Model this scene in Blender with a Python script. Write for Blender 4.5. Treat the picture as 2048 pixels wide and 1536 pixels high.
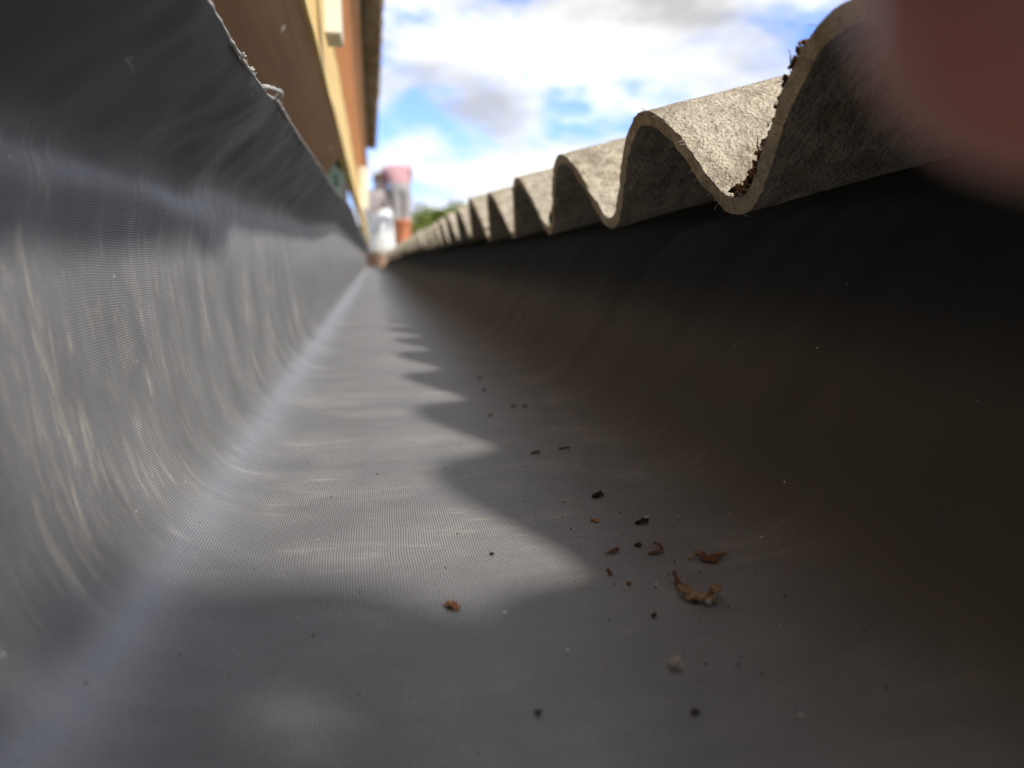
import bpy, bmesh, math, random
from mathutils import Vector, Matrix, noise as mn, Euler
from mathutils.bvhtree import BVHTree

random.seed(7)
scene = bpy.context.scene
C = scene.collection
for o in list(bpy.data.objects):
    bpy.data.objects.remove(o)

# ------------------------------------------------------------------ camera
LENS_POS = Vector((0.0, 0.0, 0.1))
YAW, PITCH = math.radians(11.10), math.radians(10.05)
cam_d = bpy.data.cameras.new('camera')
cam_d.sensor_width = 36.0
cam_d.lens = 24.6
cam_d.clip_start = 0.002
cam_d.clip_end = 2000
cam_d.dof.use_dof = True
cam_d.dof.focus_distance = 0.275
cam_d.dof.aperture_fstop = 7.4
cam = bpy.data.objects.new('camera', cam_d)
C.objects.link(cam)
cam.location = LENS_POS
cam.rotation_euler = (math.pi / 2 - PITCH, 0, -YAW)
scene.camera = cam

# ------------------------------------------------------------------ sun, sky, exposure
SUN_TO = Vector((0.60, -0.85, 1.0)).normalized()
SUN_EL = math.asin(SUN_TO.z)
SUN_AZ = math.atan2(SUN_TO.x, SUN_TO.y)
sun_d = bpy.data.lights.new('sun', 'SUN')
sun_d.energy = 0.68
sun_d.angle = math.radians(4.0)
sun_d.color = (1.0, 0.95, 0.88)
sun = bpy.data.objects.new('sun', sun_d)
C.objects.link(sun)
sun.location = (2, -3, 4)
sun.rotation_euler = SUN_TO.to_track_quat('Z', 'Y').to_euler()

world = bpy.data.worlds.new('World')
scene.world = world
world.use_nodes = True
wn, wl = world.node_tree.nodes, world.node_tree.links
wn.clear()


def N(tree, typ, **kw):
    n = tree.nodes.new(typ)
    for k, v in kw.items():
        if k.startswith('i_'):
            n.inputs[k[2:].replace('_', ' ')].default_value = v
        elif k[0] == 'i' and k[1:].isdigit():
            n.inputs[int(k[1:])].default_value = v
        else:
            setattr(n, k, v)
    return n


def M(tree, op, a, b=None, c=None, clamp=False):
    n = tree.nodes.new('ShaderNodeMath')
    n.operation = op
    n.use_clamp = clamp
    for i, v in enumerate((a, b, c)):
        if v is None:
            continue
        if isinstance(v, (int, float)):
            n.inputs[i].default_value = v
        else:
            tree.links.new(v, n.inputs[i])
    return n.outputs[0]


def ramp(tree, fac, stops, interp='LINEAR'):
    n = tree.nodes.new('ShaderNodeValToRGB')
    n.color_ramp.interpolation = interp
    e = n.color_ramp.elements
    while len(e) < len(stops):
        e.new(0.5)
    for el, (p, c) in zip(e, stops):
        el.position = p
        el.color = (c, c, c, 1) if isinstance(c, (int, float)) else (*c, 1)
    tree.links.new(fac, n.inputs[0])
    return n.outputs[0]


def mix(tree, fac, a, b, blend='MIX'):
    n = tree.nodes.new('ShaderNodeMix')
    n.data_type = 'RGBA'
    n.blend_type = blend
    for sock, v in ((n.inputs[0], fac), (n.inputs[6], a), (n.inputs[7], b)):
        if isinstance(v, (int, float)):
            sock.default_value = v
        elif isinstance(v, tuple):
            sock.default_value = (*v, 1)
        else:
            tree.links.new(v, sock)
    return n.outputs[2]


wt = world.node_tree
sky = N(wt, 'ShaderNodeTexSky', sky_type='NISHITA', sun_disc=False,
        sun_elevation=SUN_EL, sun_rotation=SUN_AZ, air_density=1.0, dust_density=0.6, ozone_density=1.6)
tcw = N(wt, 'ShaderNodeTexCoord')
mp = N(wt, 'ShaderNodeMapping')
mp.inputs['Scale'].default_value = (3.6, 3.6, 8.0)
mp.inputs['Location'].default_value = (8.209, 18.866, 12.41)
wl.new(tcw.outputs['Generated'], mp.inputs[0])
cn = N(wt, 'ShaderNodeTexNoise', i_Scale=1.0, i_Detail=9.0, i_Roughness=0.52, i_Distortion=0.25)
wl.new(mp.outputs[0], cn.inputs['Vector'])
cover = ramp(wt, cn.outputs['Fac'], [(0.385, 0.0), (0.45, 0.75), (0.53, 1.0)])
mp2 = N(wt, 'ShaderNodeMapping')
mp2.inputs['Scale'].default_value = (3.1, 3.1, 8.0)
mp2.inputs['Location'].default_value = (13.209, 19.866, 14.41)
wl.new(tcw.outputs['Generated'], mp2.inputs[0])
cn2 = N(wt, 'ShaderNodeTexNoise', i_Scale=1.4, i_Detail=6.0, i_Roughness=0.5)
wl.new(mp2.outputs[0], cn2.inputs['Vector'])
cshade = ramp(wt, cn2.outputs['Fac'], [(0.36, (0.88, 0.89, 0.91)), (0.48, (1.44, 1.44, 1.44)), (0.64, (2.0, 1.99, 1.94))])
skyc = mix(wt, 1.0, sky.outputs[0], (0.215, 0.255, 0.42), 'MULTIPLY')
col = mix(wt, cover, skyc, cshade)
bg = N(wt, 'ShaderNodeBackground', i_Strength=0.10)
wl.new(col, bg.inputs[0])
wo = N(wt, 'ShaderNodeOutputWorld')
wl.new(bg.outputs[0], wo.inputs[0])

vs = scene.view_settings
vs.view_transform = 'Standard'
vs.look = 'None'
vs.exposure = 2.85
vs.gamma = 1.0
vs.use_curve_mapping = False
scene.render.engine = 'CYCLES'
scene.cycles.use_denoising = True
try:
    scene.cycles.denoiser = 'OPENIMAGEDENOISE'
except Exception:
    pass
scene.cycles.max_bounces = 8
scene.cycles.diffuse_bounces = 5


# ------------------------------------------------------------------ helpers
def tag(o, label=None, cat=None, group=None, kind=None):
    if label: o['label'] = label
    if cat: o['category'] = cat
    if group: o['group'] = group
    if kind: o['kind'] = kind
    return o


def obj(name, verts, faces, mat, parent=None, smooth=True, uvs=None):
    me = bpy.data.meshes.new(name)
    me.from_pydata([tuple(v) for v in verts], [], faces)
    if uvs is not None:
        lay = me.uv_layers.new(name='UVMap')
        for lp in me.loops:
            lay.data[lp.index].uv = uvs[lp.vertex_index]
    if smooth:
        me.polygons.foreach_set('use_smooth', [True] * len(me.polygons))
    me.materials.append(mat)
    me.update()
    o = bpy.data.objects.new(name, me)
    C.objects.link(o)
    if parent: o.parent = parent
    return o


def bm_obj(name, bm, mat, parent=None, smooth=False):
    me = bpy.data.meshes.new(name)
    bm.to_mesh(me)
    bm.free()
    if smooth:
        me.polygons.foreach_set('use_smooth', [True] * len(me.polygons))
    me.materials.append(mat)
    o = bpy.data.objects.new(name, me)
    C.objects.link(o)
    if parent: o.parent = parent
    return o


def empty(name, loc):
    o = bpy.data.objects.new(name, None)
    o.empty_display_size = 0.05
    o.location = loc
    C.objects.link(o)
    return o


def smoothstep(a, b, x):
    t = max(0.0, min(1.0, (x - a) / (b - a)))
    return t * t * (3 - 2 * t)


def lerp(a, b, t):
    return a + (b - a) * t


def tube_data(pts, radii, n=6, cap=True):
    """ring tube along a polyline -> verts, faces"""
    vs_, fs_ = [], []
    pts = [Vector(p) for p in pts]
    for i, p in enumerate(pts):
        d = (pts[min(i + 1, len(pts) - 1)] - pts[max(i - 1, 0)]).normalized()
        a = d.orthogonal().normalized() if i == 0 else (a - d * a.dot(d)).normalized()
        b = d.cross(a)
        r = radii[i] if isinstance(radii, (list, tuple)) else radii
        for k in range(n):
            t = 2 * math.pi * k / n
            vs_.append(p + a * (r * math.cos(t)) + b * (r * math.sin(t)))
    for i in range(len(pts) - 1):
        for k in range(n):
            fs_.append((i * n + k, i * n + (k + 1) % n, (i + 1) * n + (k + 1) % n, (i + 1) * n + k))
    if cap:
        fs_.append(tuple(range(n - 1, -1, -1)))
        fs_.append(tuple((len(pts) - 1) * n + k for k in range(n)))
    return vs_, fs_


def merge(*parts):
    V, Fc = [], []
    for v, f in parts:
        o = len(V)
        V += list(v)
        Fc += [tuple(i + o for i in q) for q in f]
    return V, Fc


_ico = {}


def ico(sub):
    if sub not in _ico:
        bm = bmesh.new()
        bmesh.ops.create_icosphere(bm, subdivisions=sub, radius=1.0)
        _ico[sub] = ([v.co.copy() for v in bm.verts], [tuple(v.index for v in f.verts) for f in bm.faces])
        bm.free()
    return _ico[sub]


def lump(c, rx, ry, rz, seed, sub=2, rough=0.35, rot=None):
    v, f = ico(sub)
    rot = rot or Euler((random.random() * 6, random.random() * 6, random.random() * 6)).to_matrix()
    out = []
    for p in v:
        k = 1 + rough * mn.noise(p * 1.6 + Vector((seed * 3.1, seed, -seed))) + rough * 0.6 * mn.noise(p * 4 + Vector((seed, 2, seed * 5)))
        out.append(Vector(c) + rot @ Vector((p.x * rx * k, p.y * ry * k, p.z * rz * k)))
    return out, f


def box_bm(x0, x1, y0, y1, z0, z1, bevel=0.0, seg=2):
    bm = bmesh.new()
    bmesh.ops.create_cube(bm, size=1.0)
    for v in bm.verts:
        v.co = Vector((lerp(x0, x1, v.co.x + .5), lerp(y0, y1, v.co.y + .5), lerp(z0, z1, v.co.z + .5)))
    if bevel:
        bmesh.ops.bevel(bm, geom=bm.edges[:], offset=bevel, segments=seg, affect='EDGES', profile=0.5)
    return bm


# ------------------------------------------------------------------ materials
def new_mat(name):
    m = bpy.data.materials.new(name)
    m.use_nodes = True
    t = m.node_tree
    b = t.nodes['Principled BSDF']
    return m, t, b


def coords(t, out='Object', scale=(1, 1, 1), rot=(0, 0, 0)):
    tc = N(t, 'ShaderNodeTexCoord')
    m = N(t, 'ShaderNodeMapping')
    m.inputs['Scale'].default_value = scale
    m.inputs['Rotation'].default_value = rot
    t.links.new(tc.outputs[out], m.inputs[0])
    return m.outputs[0]


def noise_t(t, vec, scale, detail=4, rough=0.5, dist=0.0):
    n = N(t, 'ShaderNodeTexNoise', i_Scale=scale, i_Detail=detail, i_Roughness=rough, i_Distortion=dist)
    t.links.new(vec, n.inputs['Vector'])
    return n.outputs['Fac']


def bump(t, b, h, strength, dist):
    n = N(t, 'ShaderNodeBump', i_Strength=strength, i_Distance=dist)
    t.links.new(h, n.inputs['Height'])
    t.links.new(n.outputs[0], b.inputs['Normal'])
    return n


def simple(name, colr, rough=0.7, var=0.25, scale=30, bumpd=0.0, bscale=None, stretch=(1, 1, 1), spec=0.3):
    m, t, b = new_mat(name)
    v = coords(t, scale=stretch)
    f = noise_t(t, v, scale, 5, 0.6)
    lo = tuple(c * (1 - var) for c in colr)
    hi = tuple(min(1, c * (1 + var)) for c in colr)
    t.links.new(ramp(t, f, [(0.3, lo), (0.7, hi)]), b.inputs['Base Color'])
    b.inputs['Roughness'].default_value = rough
    b.inputs['Specular IOR Level'].default_value = spec
    if bumpd:
        bump(t, b, noise_t(t, v, bscale or scale * 3, 5, 0.6), 0.6, bumpd)
    return m


# rubber membrane: woven imprint, dust, run-off streaks
def rubber_material():
    m, t, b = new_mat('rubber_membrane')
    tc = N(t, 'ShaderNodeTexCoord')
    sep = N(t, 'ShaderNodeSeparateXYZ')
    t.links.new(tc.outputs['UV'], sep.inputs[0])
    u, v = sep.outputs[0], sep.outputs[1]
    # a little waviness so that the weave is not ruler straight
    wob = N(t, 'ShaderNodeTexNoise', i_Scale=22.0, i_Detail=2.0)
    t.links.new(tc.outputs['UV'], wob.inputs['Vector'])
    wsep = N(t, 'ShaderNodeSeparateColor')
    t.links.new(wob.outputs['Color'], wsep.inputs[0])
    uu = M(t, 'ADD', u, M(t, 'MULTIPLY', wsep.outputs[0], 0.0028))
    vv = M(t, 'ADD', v, M(t, 'MULTIPLY', wsep.outputs[1], 0.0028))
    k = 2 * math.pi / 0.00092
    su = M(t, 'SINE', M(t, 'MULTIPLY', uu, k))
    sv = M(t, 'SINE', M(t, 'MULTIPLY', vv, k))
    # basket weave: product makes alternating raised crossings
    grid = M(t, 'POWER', M(t, 'MULTIPLY', M(t, 'ADD', M(t, 'MULTIPLY', su, 0.5), 0.5), M(t, 'ADD', M(t, 'MULTIPLY', sv, 0.5), 0.5)), 0.6)
    # dust streaks following the water (along u, across the gutter)
    mpn = N(t, 'ShaderNodeMapping')
    mpn.inputs['Scale'].default_value = (36.0, 200.0, 1.0)
    t.links.new(tc.outputs['UV'], mpn.inputs[0])
    wrp = N(t, 'ShaderNodeTexNoise', i_Scale=1.0, i_Detail=5.0, i_Roughness=0.68, i_Distortion=0.9)
    t.links.new(mpn.outputs[0], wrp.inputs['Vector'])
    streak = ramp(t, wrp.outputs['Fac'], [(0.51, 0.0), (0.63, 0.36), (0.76, 0.85)])
    mpn2 = N(t, 'ShaderNodeMapping')
    mpn2.inputs['Scale'].default_value = (14.0, 22.0, 1.0)
    mpn2.inputs['Location'].default_value = (3.3, 1.1, 0)
    t.links.new(tc.outputs['UV'], mpn2.inputs[0])
    cl = N(t, 'ShaderNodeTexNoise', i_Scale=1.0, i_Detail=6.0, i_Roughness=0.65)
    t.links.new(mpn2.outputs[0], cl.inputs['Vector'])
    patch = ramp(t, cl.outputs['Fac'], [(0.42, 0.0), (0.72, 1.0)])
    # mask thins dust and streaks on flap and right upturn, painting in their shade
    at = N(t, 'ShaderNodeAttribute', attribute_name='dirt_shade')
    dirt_shade = M(t, 'MULTIPLY', M(t, 'MULTIPLY', streak, M(t, 'ADD', M(t, 'MULTIPLY', patch, 1.15), 0.06)), at.outputs['Fac'], clamp=True)
    ats = N(t, 'ShaderNodeAttribute', attribute_name='streak')
    dirt_shade = M(t, 'MULTIPLY', dirt_shade, ats.outputs['Fac'])
    fine = N(t, 'ShaderNodeTexNoise', i_Scale=1100.0, i_Detail=3.0)
    t.links.new(tc.outputs['UV'], fine.inputs['Vector'])
    speck = N(t, 'ShaderNodeTexVoronoi', i_Scale=160.0)
    t.links.new(tc.outputs['UV'], speck.inputs['Vector'])
    sp1 = M(t, 'LESS_THAN', speck.outputs['Distance'], 0.085)
    sepc = N(t, 'ShaderNodeSeparateColor')
    t.links.new(speck.outputs['Color'], sepc.inputs[0])
    spk = M(t, 'MULTIPLY', sp1, M(t, 'GREATER_THAN', sepc.outputs[0], 0.95))
    base = mix(t, grid, (0.016, 0.0165, 0.018), (0.080, 0.081, 0.085))
    dust_shade = M(t, 'MULTIPLY', M(t, 'ADD', M(t, 'MULTIPLY', patch, 0.36), 0.46),
              M(t, 'ADD', M(t, 'MULTIPLY', grid, 1.2), 0.10))
    dust_shade = M(t, 'MULTIPLY', dust_shade, M(t, 'ADD', M(t, 'MULTIPLY', at.outputs['Fac'], 0.95), 0.05))  # pale dust held back where shade is painted into the colour
    c1 = mix(t, dust_shade, base, mix(t, fine.outputs['Fac'], (0.22, 0.218, 0.214), (0.60, 0.595, 0.585)))
    dirt2 = M(t, 'MULTIPLY', dirt_shade, M(t, 'ADD', M(t, 'MULTIPLY', fine.outputs['Fac'], 0.8), M(t, 'MULTIPLY', grid, 0.6)), clamp=True)
    c2 = mix(t, dirt2, c1, (0.66, 0.58, 0.42))
    c3 = mix(t, M(t, 'MULTIPLY', spk, 0.8), c2, (0.60, 0.57, 0.50))
    t.links.new(c3, b.inputs['Base Color'])
    rr = M(t, 'ADD', M(t, 'MULTIPLY', patch, 0.10), 0.37)
    agl = N(t, 'ShaderNodeAttribute', attribute_name='rub')
    rr = M(t, 'ADD', rr, M(t, 'MULTIPLY', M(t, 'SUBTRACT', 1.0, agl.outputs['Fac']), 0.28))
    t.links.new(rr, b.inputs['Roughness'])
    b.inputs['IOR'].default_value = 1.6
    t.links.new(M(t, 'ADD', M(t, 'MULTIPLY', agl.outputs['Fac'], 0.55), 0.35), b.inputs['Specular IOR Level'])
    b.inputs['Sheen Weight'].default_value = 0.12
    b.inputs['Sheen Roughness'].default_value = 0.45
    h = M(t, 'ADD', M(t, 'MULTIPLY', grid, 1.0), M(t, 'MULTIPLY', fine.outputs['Fac'], 0.35))
    bump(t, b, h, 0.30, 0.00012)
    return m


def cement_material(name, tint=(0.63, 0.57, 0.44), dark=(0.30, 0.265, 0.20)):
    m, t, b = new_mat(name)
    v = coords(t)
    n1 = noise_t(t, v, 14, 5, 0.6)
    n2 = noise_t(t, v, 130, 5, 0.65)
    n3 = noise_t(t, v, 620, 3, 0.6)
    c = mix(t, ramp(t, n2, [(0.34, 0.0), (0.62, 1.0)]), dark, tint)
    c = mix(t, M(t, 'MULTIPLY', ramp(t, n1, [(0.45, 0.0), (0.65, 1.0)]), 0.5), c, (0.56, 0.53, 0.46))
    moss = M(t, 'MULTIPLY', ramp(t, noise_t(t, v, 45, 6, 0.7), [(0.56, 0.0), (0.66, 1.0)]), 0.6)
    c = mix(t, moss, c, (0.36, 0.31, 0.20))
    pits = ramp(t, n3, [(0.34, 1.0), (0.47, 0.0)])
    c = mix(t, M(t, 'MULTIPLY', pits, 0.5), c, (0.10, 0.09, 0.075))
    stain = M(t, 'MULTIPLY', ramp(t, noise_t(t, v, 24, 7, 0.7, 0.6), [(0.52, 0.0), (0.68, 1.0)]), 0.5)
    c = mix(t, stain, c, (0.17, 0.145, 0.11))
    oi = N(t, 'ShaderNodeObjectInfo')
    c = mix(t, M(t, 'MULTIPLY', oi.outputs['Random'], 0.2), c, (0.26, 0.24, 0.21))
    t.links.new(c, b.inputs['Base Color'])
    b.inputs['Roughness'].default_value = 0.9
    b.inputs['Specular IOR Level'].default_value = 0.15
    h = M(t, 'ADD', M(t, 'MULTIPLY', n2, 1.0), M(t, 'MULTIPLY', n3, 0.75))
    bump(t, b, h, 1.0, 0.0034)
    return m


def wood_material(name, c_lo, c_hi, ring=9.0, rough=0.65, along=1):
    m, t, b = new_mat(name)
    sc = [60, 60, 60]
    sc[along] = 2.2
    v = coords(t, scale=tuple(sc))
    f = noise_t(t, v, 1.0, 5, 0.6, 0.8)
    v2 = coords(t, scale=(5, 5, 5))
    g = noise_t(t, v2, 1.0, 4, 0.6)
    c = mix(t, ramp(t, f, [(0.32, 0.0), (0.68, 1.0)]), c_lo, c_hi)
    c = mix(t, M(t, 'MULTIPLY', g, 0.35), c, tuple(x * 0.62 for x in c_lo))
    t.links.new(c, b.inputs['Base Color'])
    b.inputs['Roughness'].default_value = rough
    b.inputs['Specular IOR Level'].default_value = 0.25
    bump(t, b, f, 0.5, 0.0006)
    return m


MAT = {}
MAT['rubber'] = rubber_material()
MAT['cement'] = cement_material('fibre_cement')
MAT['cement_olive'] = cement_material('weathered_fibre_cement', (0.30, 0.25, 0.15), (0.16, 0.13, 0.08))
MAT['thread'] = simple('pale_fibre', (0.40, 0.385, 0.36), 0.9, 0.3, 900)
MAT['ply'] = wood_material('brown_plywood', (0.20, 0.095, 0.038), (0.32, 0.16, 0.07))
MAT['pine'] = wood_material('pale_pine', (0.74, 0.50, 0.17), (0.90, 0.69, 0.30))
MAT['orange_board'] = wood_material('orange_board', (0.50, 0.17, 0.022), (0.64, 0.26, 0.04))
MAT['batten'] = wood_material('pink_batten', (0.50, 0.30, 0.18), (0.66, 0.44, 0.29))
MAT['packer'] = simple('cream_packer', (0.74, 0.71, 0.56), 0.6, 0.08, 40)
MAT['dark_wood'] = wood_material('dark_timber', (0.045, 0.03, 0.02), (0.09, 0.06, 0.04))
MAT['teal'] = simple('teal_tarpaulin', (0.10, 0.24, 0.20), 0.5, 0.25, 20)
MAT['soil'] = simple('dark_soil', (0.045, 0.030, 0.022), 0.95, 0.5, 1500, 0.0004, 1800, spec=0.1)
MAT['brown'] = simple('brown_bark_bit', (0.17, 0.085, 0.045), 0.9, 0.5, 1100, 0.0004, 1600, spec=0.12)
MAT['tan'] = simple('tan_moss_bit', (0.30, 0.20, 0.11), 0.95, 0.6, 900, 0.0005, 1500, spec=0.1)
MAT['rust'] = simple('rust_crumb', (0.42, 0.15, 0.06), 0.9, 0.4, 1100, 0.0003, 1600, spec=0.1)
MAT['chip'] = simple('grey_cement_chip', (0.34, 0.31, 0.27), 0.9, 0.35, 700, 0.0003, 1500, spec=0.15)
MAT['white_chip'] = simple('white_grit', (0.44, 0.42, 0.37), 0.7, 0.15, 900)

# ------------------------------------------------------------------ ground
gm, gt, gb = new_mat('field_grass')
gv = coords(gt)
gcol = ramp(gt, noise_t(gt, gv, 0.35, 8, 0.65), [(0.3, (0.045, 0.085, 0.018)), (0.7, (0.11, 0.15, 0.04))])
gt.links.new(gcol, gb.inputs['Base Color'])
gb.inputs['Roughness'].default_value = 0.95
bump(gt, gb, noise_t(gt, gv, 9, 6, 0.7), 1.0, 0.08)
gv_, gf_ = [], []
n_ = 60
for j in range(n_ + 1):
    for i in range(n_ + 1):
        s = lambda q: math.copysign(abs(q) ** 2.2, q) * 900
        x, y = s(i / n_ * 2 - 1), s(j / n_ * 2 - 1)
        gv_.append((x, y, -3.0 + 0.25 * mn.noise(Vector((x * .05, y * .05, 0)))))
for j in range(n_):
    for i in range(n_):
        a = j * (n_ + 1) + i
        gf_.append((a, a + 1, a + n_ + 2, a + n_ + 1))
tag(obj('ground', gv_, gf_, gm), kind='structure')

# ------------------------------------------------------------------ gutter liner (one rubber sheet)
def bspline(ctrl, n):
    """clamped uniform cubic B-spline through a control polygon"""
    P = [Vector(ctrl[0])] * 2 + [Vector(c) for c in ctrl] + [Vector(ctrl[-1])] * 2
    segs = len(P) - 3
    out = []
    for k in range(n):
        q = k / (n - 1) * segs
        i = min(int(q), segs - 1)
        t = q - i
        a, b, c, d = P[i:i + 4]
        out.append((a * (1 - t) ** 3 + b * (3 * t ** 3 - 6 * t * t + 4) + c * (-3 * t ** 3 + 3 * t * t + 3 * t + 1) + d * t ** 3) / 6)
    return out


def edge_z(y):
    return 0.1765 + 0.0125 * smoothstep(0.345, 0.455, y) + 0.007 * smoothstep(0.5, 0.9, y) + 0.04 * smoothstep(0.9, 2.0, y) + 0.0010 * mn.noise(Vector((y * 14, 3, 0)))


def edge_x(y):
    return -0.0467 - 0.0033 * smoothstep(0.345, 0.455, y) + 0.0006 * mn.noise(Vector((y * 11, 8, 0)))


def liner_ctrl(y):
    ze, xe = edge_z(y), edge_x(y)
    zc = ze - 0.046 + 0.004 * mn.noise(Vector((y * 5, 2, 2)))
    kx = -0.0915
    return [(xe, ze), (xe - 0.005, ze - 0.0062), (xe - 0.015, ze - 0.0165), (xe - 0.026, ze - 0.027), (xe - 0.037, ze - 0.037),
            (kx + 0.0005, zc), (kx, zc - 0.008), (kx + 0.0012, zc - 0.022), (-0.0880, 0.076),
            (-0.0855, 0.058), (-0.0830, 0.039), (-0.0780, 0.0200), (-0.0680, 0.0062), (-0.0500, 0.0), (-0.030, 0.0),
            (0.0, 0.0), (0.04, 0.0), (0.08, 0.0), (0.115, 0.0), (0.137, 0.0015), (0.152, 0.010), (0.163, 0.028),
            (0.178, 0.052), (0.198, 0.085), (0.220, 0.115), (0.240, 0.128), (0.270, 0.136), (0.34, 0.150), (0.45, 0.175), (0.60, 0.215)]


NP = 210
ys = []
y = -0.55
while y < 0.95:
    ys.append(y)
    y += 0.004 if y > 0.08 else 0.012
st = 0.004
while y < 10.4:
    ys.append(y)
    st *= 1.035
    y += st
ys.append(10.4)
LV, LF, LUV, LD, LS, LR = [], [], [], [], [], []
for j, y in enumerate(ys):
    pr = bspline(liner_ctrl(y), NP)
    arc = 0.0
    for i, p in enumerate(pr):
        tn = (pr[min(i + 1, NP - 1)] - pr[max(i - 1, 0)]).normalized()
        nr = Vector((-tn.y, tn.x))           # points into the gutter
        if i: arc += (p - pr[i - 1]).length
        onflap = smoothstep(0.070, 0.045, arc)
        wallr = smoothstep(0.135, 0.175, p.x)
        walll = smoothstep(-0.055, -0.078, p.x) * (1 - onflap)
        d = 0.0008 * mn.noise(Vector((arc * 9, y * 7, 0))) * (1 - wallr)
        d += onflap * 0.0028 * mn.noise(Vector((arc * 24 + y * 16, y * 10 - arc * 14, 4)))
        d += onflap * 0.0010 * mn.noise(Vector((arc * 60 + y * 60, y * 22 - arc * 40, 9)))
        d += walll * (0.0011 * mn.noise(Vector((arc * 8, y * 26, 7))) + 0.0006 * mn.noise(Vector((arc * 14, y * 60, 3))))
        d += wallr * (0.0045 * mn.noise(Vector((arc * 4, y * 9, 11))) + 0.0016 * mn.noise(Vector((arc * 10, y * 30, 5))))
        # soft tucks where the sheet turns up on the right
        d += 0.0014 * smoothstep(0.08, 0.14, p.x) * mn.noise(Vector((arc * 6, y * 17, 21)))
        if p.x < -0.06 and y < 0.6:            # soft fold pressed into the upturn, ending where the flap steps up
            d += (0.0052 + 0.003 * mn.noise(Vector((y * 12, 4, 4)))) * math.exp(-((p.y - 0.1225 - 0.006 * mn.noise(Vector((y * 9, 0, 7)))) / 0.0125) ** 2) * (1 - smoothstep(0.39, 0.455, y))
        q = p + nr * d
        LV.append((q.x, y, q.y))
        LUV.append((arc, y))
        LS.append((0.45 + 0.9 * smoothstep(-0.070, -0.082, p.x) + 0.45 * max(smoothstep(-0.05, -0.08, p.x), smoothstep(0.15, 0.3, y))) * (0.4 + 0.6 * smoothstep(0.13, 0.22, y)))
        # how far hands and water have rubbed the sheet smooth: most in the trodden corner, least on flap and right upturn
        LR.append(max(0.0, (0.45 + 0.5 * smoothstep(-0.035, -0.070, p.x)) * (1 - smoothstep(0.05, 0.12, p.x)) * (1 - 0.9 * onflap) * (1 - 0.6 * smoothstep(0.085, 0.115, p.y))))
        LD.append(max(0.0, min(1.0, (1 - smoothstep(0.112, 0.168, p.x)) * (1 - 0.93 * onflap) + 0.02 + 0.07 * max(0, mn.noise(Vector((arc * 2.5, y * 24, 31)))))))  # dust level, cut on flap and right upturn to paint them as shaded
for j in range(len(ys) - 1):
    for i in range(NP - 1):
        a = j * NP + i
        LF.append((a, a + NP, a + NP + 1, a + 1))
liner = obj('gutter_liner', LV, LF, MAT['rubber'], uvs=LUV)
at = liner.data.attributes.new('dirt_shade', 'FLOAT', 'POINT')
at.data.foreach_set('value', LD)
at = liner.data.attributes.new('rub', 'FLOAT', 'POINT')
at.data.foreach_set('value', LR)
at = liner.data.attributes.new('streak', 'FLOAT', 'POINT')
at.data.foreach_set('value', LS)
tag(liner, 'dusty black rubber sheet with woven imprint lining the long gutter', 'gutter liner')
bvh = BVHTree.FromPolygons([Vector(v) for v in LV], LF)


def on_floor(x, y):
    h = bvh.ray_cast(Vector((x, y, 0.09)), Vector((0, 0, -1)))
    return h[0] if h[0] else Vector((x, y, 0))


# ragged cut edge and loose fibres along the top of the flap
EV, rad = [], []
y = 0.08
while y < 10.3:
    EV.append(Vector((edge_x(y) - 0.0002 + 0.0004 * mn.noise(Vector((y * 120, 0, 0))), y, edge_z(y) + 0.0003 + 0.0006 * mn.noise(Vector((y * 160, 5, 0))))))
    rad.append(0.0008 + 0.00045 * mn.noise(Vector((y * 210, 9, 1))) + 0.0010 * smoothstep(0.28, 0.2, y))
    y += 0.002 if y < 0.6 else (0.01 if y < 1.5 else 0.08)
v_, f_ = tube_data(EV, rad, 7)
obj('cut_edge', v_, f_, MAT['thread'], liner)


def curl(p0, dirs, n, step, r, seed, name='loose_thread', parent=None, mat=None):
    p = Vector(p0)
    d = Vector(dirs).normalized()
    pts = [p.copy()]
    rr = [r]
    for i in range(n):
        w = Vector((mn.noise(Vector((i * .35, seed, 0))), mn.noise(Vector((i * .35, seed, 7))), mn.noise(Vector((i * .35, seed, 15)))))
        d = (d + w * 0.9).normalized()
        p = p + d * step
        pts.append(p.copy())
        rr.append(r * (1 - 0.5 * i / n) * (0.8 + 0.4 * random.random()))
    v, f = tube_data(pts, rr, 5)
    return v, f


# the frayed loop standing off the edge
lp = []
for k in range(25):
    t = k / 24
    y = lerp(0.352, 0.418, t)
    z = edge_z(y)
    off = math.sin(math.pi * min(1, t * 1.02)) ** 0.8
    skew = 0.008 * math.sin(math.pi * t)
    lp.append(Vector((edge_x(y) + 0.0005 + 0.0042 * off + 0.0006 * mn.noise(Vector((k * .8, 5, 1))), y + skew * 0.5, z + 0.0008 + 0.0028 * off + 0.0011 * mn.noise(Vector((k * .9, 2, 2))))))
obj('frayed_loop', *tube_data(lp, [0.0009 + 0.0009 * abs(mn.noise(Vector((k * 1.3, 1, 0)))) for k in range(25)], 6), MAT['thread'], liner)
fz = []
for k in range(90):
    y = random.uniform(0.2, 0.5)
    z = edge_z(y)
    fz.append(curl((edge_x(y), y, z), (random.uniform(-.2, 1), random.uniform(-1, .6), random.uniform(-.2, 1)), 6, random.uniform(.00015, .0005), 0.00012, k * 1.7))
for k, p in enumerate(lp):
    for q in range(14):
        fz.append(curl(p, (random.uniform(-1, 1), random.uniform(-1, 1), random.uniform(-1, 1)), 4, .0004, 0.00012, k * 2.3 + q))
for y in (0.300, 0.322):
    for q in range(6):
        fz.append(curl((edge_x(y), y + q * .0005, edge_z(y)), (.6, -.2, .8), 5, .00045, 0.00045, y * 50 + q))
fo = obj('fibre_fuzz', *merge(*fz), MAT['thread'], liner)
fo['kind'] = 'stuff'

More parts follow.
